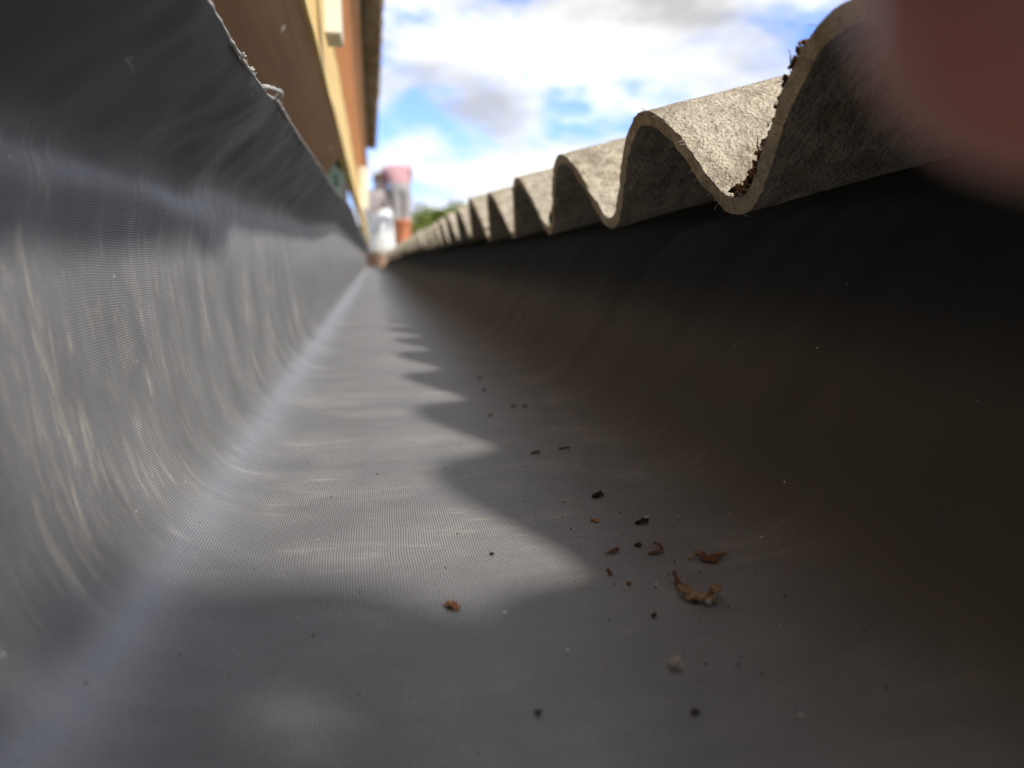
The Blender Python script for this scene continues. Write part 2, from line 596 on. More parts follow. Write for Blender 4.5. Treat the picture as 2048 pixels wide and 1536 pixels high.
# ------------------------------------------------------------------ corrugated roof sheets on the right
PITCH_W, AMP, TH, ROOF = 0.1446, 0.0228, 0.0062, math.radians(15)
CREST0 = 0.1785
ex, en = Vector((math.cos(ROOF), 0, math.sin(ROOF))), Vector((-math.sin(ROOF), 0, math.cos(ROOF)))
EAVE = Vector((0.130, 0, 0.1446))


def wave(y, c0=CREST0):
    ph = 2 * math.pi * (y - c0) / PITCH_W
    return AMP * (math.cos(ph) - 0.11 * (math.cos(2 * ph) - 1) + 0.02 * (math.cos(3 * ph) - math.cos(ph)))


def sag(y):
    return 0.0042 * smoothstep(0.16, 0.75, y)          # the eaves dip a little towards the near end


def make_sheet(name, y0, y1, res, srow, eave=EAVE, exv=ex, env=en, mat='cement', lift0=0.0, lift1=0.0, jit=0.0, rough=0.0, seed=0):
    n = int((y1 - y0) / PITCH_W * res)
    V, Fq = [], []
    ns = len(srow)
    for side in (0, 1):
        for i in range(n + 1):
            y = lerp(y0, y1, i / n)
            w = wave(y)
            dw = (wave(y + 1e-4) - wave(y - 1e-4)) / 2e-4
            ln = math.sqrt(1 + dw * dw)
            ny, nz = -dw / ln, 1 / ln
            oy, oz = (0, 0) if side == 0 else (-ny * TH, -nz * TH)
            for k, s in enumerate(srow):
                ss = s + jit
                d = 0.0
                if rough:
                    d = rough * mn.noise(Vector((s * 90, y * 90, side * 5 + seed))) + rough * .6 * mn.noise(Vector((s * 260, y * 260, side * 5 + seed)))
                    if k == 0:
                        ss += rough * 2.2 * mn.noise(Vector((y * 120, side * 2.5, seed))) + rough * 1.6 * mn.noise(Vector((y * 420, side * 2.5, seed)))
                lift = lerp(lift0, lift1, i / n) + (sag(y) if mat == 'cement' else 0)
                p = eave + exv * ss + env * (w + oz + lift + d)
                V.append((p.x, y + oy, p.z))
    off = (n + 1) * ns
    for i in range(n):
        for k in range(ns - 1):
            a = i * ns + k
            Fq.append((a, a + 1, a + ns + 1, a + ns))
            Fq.append((off + a, off + a + ns, off + a + ns + 1, off + a + 1))
        a = i * ns
        Fq.append((a, a + ns, off + a + ns, off + a))
        a = i * ns + ns - 1
        Fq.append((a, off + a, off + a + ns, a + ns))
    for i in (0, n):
        for k in range(ns - 1):
            a = i * ns + k
            q = (a, off + a, off + a + 1, a + 1)
            Fq.append(q if i == 0 else q[::-1])
    o = obj(name, V, Fq, MAT[mat], smooth=True)
    sharp = [False] * len(o.data.edges)
    o.data.update()
    try:
        o.data.set_sharp_from_angle(angle=math.radians(48))
    except Exception:
        pass
    return o


fine_s = [0.0, 0.0007, 0.002]
while fine_s[-1] < 0.30:
    fine_s.append(fine_s[-1] + min(0.012, 0.0022 + fine_s[-1] * 0.05))
fine_s += [0.4, 0.6, 1.0, 1.6, 2.4]
mid_s = [0, 0.004, 0.012, 0.03, 0.06, 0.1, 0.16, 0.25, 0.5, 1.0, 2.4]
sheet_words = ['nearest grey corrugated cement roof sheet, its thick wavy end close to the lens',
               'second nearest corrugated cement roof sheet, lapped over the nearest one',
               'third corrugated cement roof sheet counted from the lens',
               'fourth corrugated cement roof sheet counted from the lens',
               'fifth corrugated cement roof sheet counted from the lens',
               'sixth corrugated cement roof sheet counted from the lens',
               'fourth last corrugated cement roof sheet along the gutter',
               'third last corrugated cement roof sheet along the gutter',
               'next to last corrugated cement roof sheet along the gutter',
               'farthest corrugated cement roof sheet, by the brick stop end']
ye = CREST0 + 5 * PITCH_W + 0.05
near = make_sheet('roof_sheet', -0.48, ye, 64, fine_s, rough=0.00045, seed=3)
tag(near, sheet_words[0], 'roof sheet', 'corrugated roof sheets on the right of the gutter')
for i in range(1, 10):
    y0 = CREST0 + (5 + 7 * (i - 1)) * PITCH_W - 0.06
    y1 = y0 + 7 * PITCH_W + 0.11
    y1 = min(y1, 10.36)
    if y0 > 10.2: break
    s_ = make_sheet('roof_sheet', y0, y1, 28 if i < 3 else 16, mid_s, lift0=0.0068, lift1=0.0, jit=random.uniform(-.004, .004), rough=0.0004 if i < 2 else 0, seed=i * 7)
    tag(s_, sheet_words[i], 'roof sheet', 'corrugated roof sheets on the right of the gutter')


def sheet_pt(y, s, up=0.0, under=False):
    w = wave(y)
    dw = (wave(y + 1e-4) - wave(y - 1e-4)) / 2e-4
    ln = math.sqrt(1 + dw * dw)
    t = (-TH if under else 0) + up
    p = EAVE + ex * s + en * (w + t / ln + sag(y))
    return Vector((p.x, y - dw / ln * t, p.z))


# fibres bristling from the cut end of the nearest sheet
fz = []
for k in range(110):
    y = random.uniform(0.19, 0.42)
    if random.random() < .45:
        y = random.gauss(0.250, 0.018)
    side = random.random() < .5
    p = sheet_pt(y, 0.0, 0, side)
    fz.append(curl(p, (-.6 + random.uniform(-.5, .4), random.uniform(-1, 1), random.uniform(-.7, .7)), 4, random.uniform(.0003, .0011), 0.00011, k * 1.31))
fo = obj('cement_fibre', *merge(*fz), MAT['thread'], near)
fo['kind'] = 'stuff'

# dark damp crumbs of moss caught on the sheet
def moss_clump(label, y0, y1, s0, s1, n, size, mats, seed, up=0.001):
    random.seed(seed)
    root = None
    parts = {m: [] for m in mats}
    for k in range(n):
        t = random.random()
        y = lerp(y0, y1, t) + random.gauss(0, .0016)
        s = random.uniform(s0, s1)
        p = sheet_pt(y, s, up * random.uniform(.2, 1.6))
        r = size * random.uniform(.4, 1.2)
        m = random.choice(mats)
        if random.random() < .78:
            parts[m].append(lump(p, r, r * random.uniform(.5, 1), r * random.uniform(.4, .8), k + seed, 1, .7))
        else:
            parts[m].append(curl(p, (random.uniform(-1, .5), random.uniform(-1, 1), random.uniform(0, 1)), 5, r * .4, r * .10, k * 1.1 + seed))
    c = sheet_pt((y0 + y1) / 2, (s0 + s1) / 2)
    root = empty('moss_clump', c)
    for m in mats:
        V, Fq = merge(*parts[m])
        obj('crumb_mass', [v - c for v in V], Fq, MAT[m], root)
    tag(root, label, 'moss', 'dead moss on the roof sheets')


moss_clump('brown fibrous dead moss lodged in the nearest valley of the roof sheet', 0.2290, 0.2530, 0.000, 0.022, 240, 0.0024, ['soil', 'brown'], 5, .0025)
moss_clump('sparse black moss crumbs up the flank beside the nearest sheet end', 0.1990, 0.2330, 0.000, 0.008, 150, 0.0014, ['soil', 'brown'], 6, .0016)
moss_clump('small rusty moss clump in the third valley along the roof edge', 0.528, 0.543, 0.001, 0.022, 80, 0.0028, ['brown', 'tan', 'soil'], 8, .004)

# unseen timber added under the sheets to stop light leaking in
b_ = box_bm(0.42, 0.47, -0.5, 10.35, 0.02, 0.185, 0.003)
tag(bm_obj('blocker', b_, MAT['dark_wood']), 'dark timber purlin unseen under the right roof sheets, added to stop light leaks', 'timber')

# ------------------------------------------------------------------ overhanging timber and roof on the left
def plank(name, prof, y0, y1, mat, label, cat, group=None, step=0.12, wob=0.0):
    """extrude a closed x-z profile along y with a slight bow"""
    ny = max(2, int((y1 - y0) / step))
    n = len(prof)
    V, Fq = [], []
    for j in range(ny + 1):
        y = lerp(y0, y1, j / ny)
        dx = wob * mn.noise(Vector((y * .7, len(label), 0)))
        dz = wob * mn.noise(Vector((y * .9, len(label), 4)))
        for k, (x, z) in enumerate(prof):
            e = wob * 0.35 * mn.noise(Vector((y * 9, k * 3.3, len(label))))
            V.append((x + dx + e, y, z + dz + e))
    for j in range(ny):
        for k in range(n):
            a, b = j * n + k, j * n + (k + 1) % n
            Fq.append((a, b, b + n, a + n))
    Fq.append(tuple(range(n)))
    Fq.append(tuple(ny * n + k for k in range(n - 1, -1, -1)))
    o = obj(name, V, Fq, mat, smooth=False)
    bm = bmesh.new()
    bm.from_mesh(o.data)
    bmesh.ops.recalc_face_normals(bm, faces=bm.faces[:])
    bm.to_mesh(o.data)
    bm.free()
    return tag(o, label, cat, group)


Z0 = 0.1
plank('soffit_board', [(-0.135, Z0 + 0.085), (-0.047, Z0 + 0.205), (-0.060, Z0 + 0.215), (-0.148, Z0 + 0.095)], -0.5, 1.42,
      MAT['ply'], 'brown plywood soffit board sloping above the rubber flap', 'board', step=.1, wob=.0015)
plank('fascia_board', [(-0.0450, Z0 + 0.203), (-0.0500, Z0 + 0.338), (-0.068, Z0 + 0.338), (-0.063, Z0 + 0.203)], -0.5, 10.4,
      MAT['pine'], 'long pale pine fascia board in sunlight above the brown soffit', 'board', step=.05, wob=.0035)
plank('trim_board', [(-0.0500, Z0 + 0.345), (-0.0230, Z0 + 0.500), (-0.041, Z0 + 0.503), (-0.068, Z0 + 0.349)], -0.5, 4.2,
      MAT['orange_board'], 'orange brown trim board between pale fascia and thin pink batten', 'board', step=.1, wob=.002)
plank('roof_batten', [(-0.0230, Z0 + 0.504), (-0.0100, Z0 + 0.508), (-0.0100, Z0 + 0.530), (-0.0410, Z0 + 0.526)], -0.5, 4.2,
      MAT['batten'], 'thin pinkish timber batten just under the olive roof edge', 'batten', step=.1, wob=.0015)

sof = bpy.data.objects['soffit_board']
for y_, t_ in ((0.62, 0.80), (0.95, 0.35), (1.25, 0.82)):
    p_ = Vector((lerp(-0.135, -0.047, t_), y_, Z0 + lerp(0.085, 0.205, t_)))
    V_, F_ = lump((0, 0, 0), .004, .004, .0018, y_, 2, .05, Euler((0, math.radians(126), 0)).to_matrix())
    obj('screw_head', [p_ + v for v in V_], F_, MAT['packer'], sof)
exl, enl = Vector((-math.cos(ROOF), 0, math.sin(ROOF))), Vector((math.sin(ROOF), 0, math.cos(ROOF)))
lw = ['olive corrugated sheet overhanging the near left side, above the boards', 'olive corrugated sheet second along the left overhang',
      'olive corrugated sheet third along the left overhang', 'olive corrugated sheet at the far end of the left overhang']
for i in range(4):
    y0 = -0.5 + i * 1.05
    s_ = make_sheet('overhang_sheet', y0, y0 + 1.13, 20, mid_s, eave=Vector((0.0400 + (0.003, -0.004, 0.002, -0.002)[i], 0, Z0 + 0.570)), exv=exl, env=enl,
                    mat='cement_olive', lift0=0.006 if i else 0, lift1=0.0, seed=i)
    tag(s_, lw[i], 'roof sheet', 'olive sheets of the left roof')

# dark cladding added behind the soffit to keep the roof void dark
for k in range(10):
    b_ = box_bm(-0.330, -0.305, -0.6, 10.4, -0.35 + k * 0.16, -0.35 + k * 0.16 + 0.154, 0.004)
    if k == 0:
        backer = bm_obj('timber_backing', b_, MAT['dark_wood'])
        tag(backer, 'dark timber cladding added to darken the gap behind the soffit board', 'backing')
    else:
        bm_obj('backing_plank', b_, MAT['dark_wood'], backer)


def packer(loc, sx, sy, sz, label):
    bm = box_bm(-sx / 2, sx / 2, -sy / 2, sy / 2, -sz / 2, sz / 2, 0.0012)
    for v in bm.verts:
        v.co += Vector((mn.noise(v.co * 90), mn.noise(v.co * 90 + Vector((5, 0, 0))), mn.noise(v.co * 70))) * 0.0012
    o = bm_obj('timber_packer', bm, MAT['packer'])
    o.location = loc
    return tag(o, label, 'packer', 'cream packers on the left boards')


packer((-0.0315, 0.80, Z0 + 0.262), 0.016, 0.05, 0.075, 'short cream packer on the fascia at the top of the picture')
packer((-0.0240, 3.00, Z0 + 0.285), 0.034, 0.05, 0.165, 'tall cream packer farther along the pale fascia')

# crumpled teal tarpaulin in the gap past the soffit
bm = bmesh.new()
bmesh.ops.create_icosphere(bm, subdivisions=4, radius=1)
for v in bm.verts:
    p = v.co.copy()
    k = 1 + .28 * mn.noise(p * 2) + .16 * abs(mn.noise(p * 5)) + .08 * mn.noise(p * 11)
    v.co = Vector((p.x * .036 * k, p.y * .30 * k, p.z * .055 * k))
tarp = bm_obj('tarpaulin', bm, MAT['teal'], smooth=True)
tarp.location = (-0.098, 1.78, 0.300)
tag(tarp, 'crumpled teal tarpaulin tucked behind the end of the brown soffit', 'tarpaulin')

# ------------------------------------------------------------------ debris on the liner
def fragment(name, label, cat, x, y, pieces, mats, group, yaw=0.0):
    """pieces: list of (dx, dy, dz, rx, ry, rz, material) in mm, one thing made of stuck-together bits"""
    base = on_floor(x, y)
    by = {}
    for k, (dx, dy, dz, rx, ry, rz, m) in enumerate(pieces):
        v, f = lump((dx / 900, dy / 900, dz / 900), rx / 900, ry / 900, rz / 900, k * 1.9 + x * 97, 2, .75,
                    Euler((random.uniform(-.3, .3), random.uniform(-.3, .3), random.uniform(-.6, .6))).to_matrix())
        by.setdefault(m, []).append((v, f))
    for k, (dx, dy, dz, rx, ry, rz, m) in enumerate(pieces):
        for q in range(3 if rx > .5 else 1):
            a, e = random.uniform(0, 6.28), random.uniform(-.2, 1.2)
            r = rx * random.uniform(.18, .42)
            c = ((dx + math.cos(a) * math.cos(e) * rx) / 1000, (dy + math.sin(a) * math.cos(e) * ry) / 1000, max(.15, dz + math.sin(e) * rz) / 1000)
            if random.random() < .5:
                by[m].append(lump(c, r / 1000, r / 1000, r / 1000, k + q * 7.7, 1, .8))
            else:
                by[m].append(curl(c, (math.cos(a), math.sin(a), random.uniform(0, .8)), 4, r / 1600, r / 5500, k * 3.1 + q))
    keys = list(by)
    V, Fq = merge(*by[keys[0]])
    if len(keys) == 1:
        o = obj(name, V, Fq, MAT[keys[0]], smooth=False)
    else:
        o = empty(name, (0, 0, 0))
        for m in keys:
            V, Fq = merge(*by[m])
            obj('crust' if m != keys[0] else 'core', V, Fq, MAT[m], o, smooth=False)
    o.location = base
    o.rotation_euler = (0, 0, yaw)
    return tag(o, label, cat, group)


def chain(pts, r0, r1, m, n=8, jit=.5, flat=.7):
    out = []
    for k in range(n):
        t = k / (n - 1) * (len(pts) - 1)
        i = min(int(t), len(pts) - 2)
        f = t - i
        r = lerp(r0, r1, k / (n - 1)) * random.uniform(.75, 1.25)
        out.append((lerp(pts[i][0], pts[i + 1][0], f) + random.uniform(-jit, jit), lerp(pts[i][1], pts[i + 1][1], f) + random.uniform(-jit, jit),
                    max(r * .45, lerp(pts[i][2], pts[i + 1][2], f) + random.uniform(-jit, jit) * .4), r, r * random.uniform(.7, 1.3), r * flat, m))
    return out


G = 'crumbs fallen on the rubber'
random.seed(11)
# big tan fragment with two arms
fragment('moss_fragment', 'largest tan mossy fragment, with two raised arms, low on the right', 'debris', 0.0933, 0.1800,
         chain([(-4.6, 3.5, 2.2), (-3, 1.0, 1.5), (-0.5, -1.6, 1.3), (1.5, -1.0, 1.5), (5.2, 1.6, 3.0)], 0.85, 0.65, 'tan', 40, 1.0) + chain([(-3, .5, 1), (0, -1.5, 1.8), (4, 1, 2.4)], .6, .5, 'brown', 16, 1.1)
         + chain([(-2, -1, 1), (1.5, -2, 1)], 1.5, 1.2, 'tan', 8, .8) + chain([(-3, 0, .7), (2, -2.4, .5)], .9, .8, 'soil', 9, .8)
         + [(0.2, -2.9, 1.0, 1.1, .8, .8, 'chip')], None, G)
fragment('twig', 'dark red beaded twig standing off the largest tan fragment', 'debris', 0.0896, 0.1895,
         chain([(0.2, -3.0, .5), (-.2, 0, 1.6), (.2, 2.6, 2.8)], .75, .6, 'brown', 7, .2, 1.0) + [(1.7, -2.2, 1.0, .5, .5, .9, 'brown')], None, G)
fragment('bark_flake', 'rusty brown winged flake with a pointed tail above the largest fragment', 'debris', 0.1082, 0.2055,
         chain([(-6.3, 1.0, .6), (-3.9, 1.6, 1.2), (-3.4, 2.6, 2.6)], .42, .45, 'tan', 8, .25) + chain([(-3, 1.6, 2), (-.5, -1, 1.2), (0, -2, .8)], .9, 1.3, 'brown', 9, .4)
         + chain([(-1, -1, 1.0), (2.6, 0.0, 1.3), (6.2, 1.0, 1.5)], 1.2, .3, 'brown', 16, .5, .6) + chain([(-1, -.4, 1.6), (3, .6, 1.7)], .5, .4, 'rust', 5, .3, .5), None, G)
fragment('bark_bit', 'lone brown crumb in the sun left of the others', 'debris', 0.0195, 0.1892,
         chain([(-1, .6, 1.0), (.6, -.4, .9), (1.4, -1.0, .6)], 1.0, .6, 'brown', 7, .35) + chain([(-1, -.4, .5), (.2, -.9, .4)], .6, .6, 'soil', 4, .3) + [(-.5, .9, 1.7, .55, .5, .4, 'tan')], None, G)
fragment('cement_chip', 'rounded grey cement chip nearest the bottom right', 'debris', 0.0706, 0.1486,
         [(0, 0, 1.0, 1.45, 1.3, 1.15, 'chip'), (.5, .7, 1.7, .7, .6, .5, 'white_chip'), (-.6, -.3, .8, .9, .9, .8, 'chip')], None, G)
fragment('soil_crumb', 'black spiky soil crumb in the middle of the trail', 'debris', 0.0910, 0.2739,
         chain([(-1.5, -.8, .8), (0, 0, 1.2), (1.4, 1, 1.0)], .9, .8, 'soil', 9, .9) + chain([(0, 0, 1.5), (1.6, .8, 2.2)], .5, .35, 'soil', 4, .2), None, G)
fragment('rust_crumb', 'tiny orange rusty crumb below the black spiky one', 'debris', 0.0808, 0.2474,
         chain([(-.6, .4, .6), (.5, 0, .6), (.8, -.6, .5)], .55, .5, 'rust', 5, .35), None, G)
fragment('moss_sliver', 'black sliver with a whitish tip pointing right', 'debris', 0.0985, 0.2418,
         chain([(-2.4, -.6, .6), (0, 0, 1.0), (2.0, .5, 1.2)], .65, .9, 'soil', 9, .35) + chain([(1.4, .8, 1.7), (2.6, 1.0, 1.9)], .5, .4, 'white_chip', 3, .15), None, G)
fragment('soil_crumb', 'small black crumb between the sliver and the hooked bit', 'debris', 0.0888, 0.2213,
         chain([(-.6, 0, .6), (.7, .3, .6)], .6, .55, 'soil', 5, .4), None, G)
fragment('bark_bit', 'hooked brown bark bit left of the winged flake', 'debris', 0.0932, 0.2152,
         chain([(-2.4, -1.0, .7), (0, -1.2, .8), (1.6, -.6, 1.0), (1.6, 1.6, 1.9), (.6, 2.6, 2.2)], .6, .5, 'brown', 14, .3), None, G)
fragment('bark_sliver', 'thin reddish sliver left of the hooked bark bit', 'debris', 0.0782, 0.2177,
         chain([(-2.4, -.7, .4), (0, 0, .7), (1.9, .9, 1.0)], .28, .75, 'brown', 9, .18), None, G)
fragment('soil_crumb', 'small upright dark crumb below the reddish sliver', 'debris', 0.0716, 0.2022, chain([(-.2, .4, 1.1), (.3, -.3, .5)], .5, .55, 'brown', 4, .2), None, G)
fragment('soil_crumb', 'tiny round brown crumb above two white grains', 'debris', 0.0751, 0.1936, chain([(0, 0, .5), (.3, 0, .5)], .55, .5, 'brown', 3, .15), None, G)
fragment('soil_crumb', 'tiny grey brown crumb below left of the largest fragment', 'debris', 0.0749, 0.1730, chain([(-.3, 0, .5), (.3, .2, .8)], .55, .4, 'soil', 4, .2), None, G)
fragment('bark_bit', 'brown bit with a stalk at the far left of the trail middle', 'debris', 0.0806, 0.3454,
         chain([(-2.6, -1.0, .3), (-.6, 0, .8), (1.3, .3, .8)], .3, .95, 'brown', 8, .25), None, G)
fragment('bark_sliver', 'flat brown sliver beside a white grain up the trail', 'debris', 0.0970, 0.3501,
         chain([(-2.4, -.3, .6), (0, 0, .8), (2.4, .3, .9)], .6, .75, 'brown', 9, .3), None, G)
for lab, x, y, m, s in (('small dark crumb, right one of the far pair', .0996, .4612, 'soil', 1.2), ('small brown crumb, left one of the far pair', .0919, .4627, 'brown', 1.1),
                        ('small tan crumb just below the far pair', .0717, .4395, 'tan', 1.1), ('faint dark crumb farthest up the trail', .0870, .5857, 'soil', 1.2),
                        ('faint dark crumb next to farthest up the trail', .0814, .5276, 'soil', 1.2), ('dark speck in the sunlit tongue of light', .0370, .2241, 'soil', .6),
                        ('soft dark crumb near the bottom edge, right', .0672, .1305, 'soil', .7), ('soft dark crumb near the bottom edge, left', .0326, .1367, 'soil', .6)):
    fragment('soil_crumb', lab, 'debris', x, y, chain([(-.5 * s, 0, .5), (.6 * s, .3, .6)], .75 * s, .6 * s, m, 5, .3 * s), None, G)
W = [('white grain just below the whitish tipped sliver', .0928, .2308, .75), ('white grain right of the flat brown sliver', .1006, .3385, 1.0),
     ('left one of two white grains under the tiny round crumb', .0646, .1899, .55), ('right one of two white grains under the tiny round crumb', .0782, .1885, .6),
     ('flat white flake left of the grey cement chip', .0540, .1530, .95), ('white flake above right of the grey cement chip', .0783, .1521, .85),
     ('cream grain near the bottom left', -.0416, .1524, .65), ('round pale grain in the bottom left corner', -.0660, .1582, 1.0),
     ('cream grain at the bottom centre', -.0061, .1527, .75), ('pale grain left of the lone brown crumb', -.0245, .1928, .55),
     ('pale grain in the left corner fold', -.0479, .1921, .5), ('tiny white grain just left of the lone brown crumb', -.0049, .2016, .45)]
for lab, x, y, s in W:
    fragment('white_grain', lab, 'grit', x, y, [(0, 0, (.22 * s), .55 * s, .45 * s,   .3 * s, 'white_chip' if y > .16 else 'chip')], None, 'white grains on the rubber')
# finer grit nobody could count
gr = []
random.seed(23)
for k in range(330):
    if random.random() < .55:
        t = random.random()
        x, y = random.gauss(.088 - .01 * t, .016), .14 + .5 * t ** 1.4
    else:
        x, y = random.uniform(-.075, .13), .12 + .6 * random.random() ** 1.5
    p = on_floor(x, y)
    r = random.choice((.00012, .00018, .00025, .00035))
    gr.append(lump(p + Vector((0, 0, r * .5)), r, r, r * .7, k, 1, .5))
h = len(gr) // 3
tag(obj('fine_grit', *merge(*gr[:int(h * 2.6)]), MAT['soil']), 'fine dark grit scattered over the rubber', 'grit', kind='stuff')
tag(obj('pale_grit', *merge(*gr[int(h * 2.6):]), MAT['white_chip']), 'fine pale grit scattered over the rubber', 'grit', kind='stuff')

# a wisp of fibre stuck on the flap
vw, fw = merge(curl((-0.062, 0.212, 0.152), (.2, .9, .25), 9, .0006, .00018, 3.2), curl((-0.0615, 0.215, 0.1525), (-.1, .5, .9), 5, .0005, .00016, 8.1))
tag(obj('fibre_wisp', vw, fw, MAT['thread']), 'single pale fibre wisp clinging to the shaded rubber flap', 'fibre')

# ------------------------------------------------------------------ far end: brick stop end, sacks, bucket, people, trees
brick_m = simple('salmon_brick', (0.52, 0.30, 0.20), 0.9, 0.25, 18, 0.002, 80)
mortar_m = simple('lime_mortar', (0.55, 0.50, 0.42), 0.95, 0.15, 40)
wallb = bm_obj('brick_wall', box_bm(-0.60, 1.40, 10.46, 10.92, -3.0, 0.205), mortar_m)
tag(wallb, 'low salmon brick wall closing the far end of the gutter', 'wall')
bme = None
for r in range(5):
    for k in range(9):
        x0 = -0.60 + k * 0.225 - (0.11 if r % 2 else 0)
        xa, xb = max(x0, -0.60) + .005, min(x0 + 0.215, 1.40) - .005
        if xb - xa < .06: continue
        bb = bm_obj('brick', box_bm(xa, xb, 10.452, 10.56, 0.2 - (r + 1) * 0.075 + .008, 0.2 - r * 0.075, .004, 1), brick_m, wallb)

sack_m = simple('white_woven_sack', (0.80, 0.82, 0.82), 0.6, 0.06, 60, 0.004, 40)


def sack(loc, rx, ry, h, label, seed):
    V, Fq = [], []
    nr, ns = 18, 28
    prof = [(0.0, .0), (.8, .0), (.98, .05), (1.05, .2), (1.04, .45), (.98, .65), (.86, .8), (.62, .9), (.40, .94), (.30, .97), (.36, 1.0), (0.0, .985)]
    for i, (r, z) in enumerate(prof):
        for k in range(ns):
            a = 2 * math.pi * k / ns
            q = 1 + .10 * mn.noise(Vector((math.cos(a) * 1.5, math.sin(a) * 1.5, z * 3 + seed))) + .05 * mn.noise(Vector((a * 3, z * 8, seed)))
            V.append((rx * r * math.cos(a) * q, ry * r * math.sin(a) * q, h * z * (1 + .03 * mn.noise(Vector((a, z, seed))))))
    for i in range(len(prof) - 1):
        for k in range(ns):
            Fq.append((i * ns + k, i * ns + (k + 1) % ns, (i + 1) * ns + (k + 1) % ns, (i + 1) * ns + k))
    o = obj('rubble_sack', V, Fq, sack_m)
    o.location = loc
    sd = o.modifiers.new('smooth', 'SUBSURF')
    sd.levels = sd.render_levels = 1
    return tag(o, label, 'sack', 'white sacks at the end of the gutter')


sack((0.210, 10.70, 0.208), 0.20, 0.13, 0.62, 'wide white sack in front of the stooping worker at the far end', 1)
sack((-0.055, 10.58, 0.208), 0.085, 0.10, 0.64, 'narrow white sack by the end of the pale fascia', 5)

bk_m = simple('orange_bucket', (0.88, 0.34, 0.18), 0.45, 0.08, 10)
bkt = empty('bucket', (0.405, 9.42, 0.262))
V, Fq = [], []
prof = [(0, 0), (.078, 0), (.084, .012), (.105, .335), (.112, .337), (.112, .352), (.104, .354), (.080, .02), (0, .018)]
ns = 28
for r, z in prof:
    for k in range(ns):
        a = 2 * math.pi * k / ns
        V.append((r * math.cos(a), r * math.sin(a), z))
for i in range(len(prof) - 1):
    for k in range(ns):
        Fq.append((i * ns + k, i * ns + (k + 1) % ns, (i + 1) * ns + (k + 1) % ns, (i + 1) * ns + k))
obj('bucket_body', V, Fq, bk_m, bkt)
hp = [(0.113 * math.cos(a), 0.03 * math.sin(a), 0.33 - 0.11 * math.sin(a)) for a in [math.pi * k / 16 for k in range(17)]]
obj('handle', *tube_data(hp, .003, 6), MAT['thread'], bkt)
tag(bkt, 'orange bucket on the roof in front of the stooping worker', 'bucket')


def skin_body(name, nodes, edges, root, mat, parent=None, sub=2):
    """nodes: {key:(pos, radius)}"""
    keys = list(nodes)
    idx = {k: i for i, k in enumerate(keys)}
    me = bpy.data.meshes.new(name)
    me.from_pydata([nodes[k][0] for k in keys], [(idx[a], idx[b]) for a, b in edges], [])
    o = bpy.data.objects.new(name, me)
    C.objects.link(o)
    if parent: o.parent = parent
    sk = o.modifiers.new('skin', 'SKIN')
    sk.use_smooth_shade = True
    sl = me.skin_vertices[0] if me.skin_vertices else None
    if sl is None:
        bm = bmesh.new()
        bm.from_mesh(me)
        bm.verts.layers.skin.verify()
        bm.to_mesh(me)
        bm.free()
        sl = me.skin_vertices[0]
    for k in keys:
        r = nodes[k][1]
        sl.data[idx[k]].radius = r if isinstance(r, tuple) else (r, r)
        sl.data[idx[k]].use_root = (k == root)
    ss = o.modifiers.new('sub', 'SUBSURF')
    ss.levels = ss.render_levels = sub
    me.materials.append(mat)
    # bake the modifiers so that the figure is one plain continuous mesh
    dg = bpy.context.evaluated_depsgraph_get()
    me2 = bpy.data.meshes.new_from_object(o.evaluated_get(dg))
    o.modifiers.clear()
    o.data = me2
    if not me2.materials:
        me2.materials.append(mat)
    me2.polygons.foreach_set('use_smooth', [True] * len(me2.polygons))
    return o


def zone_material(name, zones):
    """clothing colours by height of the standing body (object z); zones: [(z_top, colour)] upwards"""
    m, t, b = new_mat(name)
    tc = N(t, 'ShaderNodeTexCoord')
    sp = N(t, 'ShaderNodeSeparateXYZ')
    t.links.new(tc.outputs['Object'], sp.inputs[0])
    c = None
    for ztop, colr in zones:
        if c is None:
            c = mix(t, 0.0, colr, colr)
            last = ztop
        else:
            c = mix(t, M(t, 'GREATER_THAN', sp.outputs[2], last), c, colr)
            last = ztop
    f = noise_t(t, tc.outputs['Object'], 12, 4, .6)
    c = mix(t, M(t, 'MULTIPLY', f, .35), c, (0.1, 0.1, 0.1))
    t.links.new(c, b.inputs['Base Color'])
    b.inputs['Roughness'].default_value = .85
    return m


skin_c = (0.50, 0.29, 0.20)
skin_far = simple('far_skin', skin_c, .6, .1, 10)
hair_m = simple('brown_hair', (0.10, 0.06, 0.035), .7, .3, 30)


def head_parts(c, f, up, r, parent, hairm):
    """hair cap as a child; the face is part of the body mesh"""
    V, Fq = ico(3)
    f = Vector(f).normalized(); up = Vector(up).normalized(); s = f.cross(up).normalized(); up = s.cross(f)
    keep = {}
    out, faces = [], []
    for tri in Fq:
        if all((V[i].z > 0.12 or V[i].y < -0.1 and V[i].z > -.45) for i in tri):
            q = []
            for i in tri:
                if i not in keep:
                    p = V[i]
                    k = 1.06 + .04 * mn.noise(p * 5)
                    keep[i] = len(out)
                    out.append(Vector(c) + (s * p.x * .85 + f * p.y + up * p.z * 1.12) * r * k)
                q.append(keep[i])
            faces.append(tuple(q))
    return obj('hair', out, faces, hairm, parent)


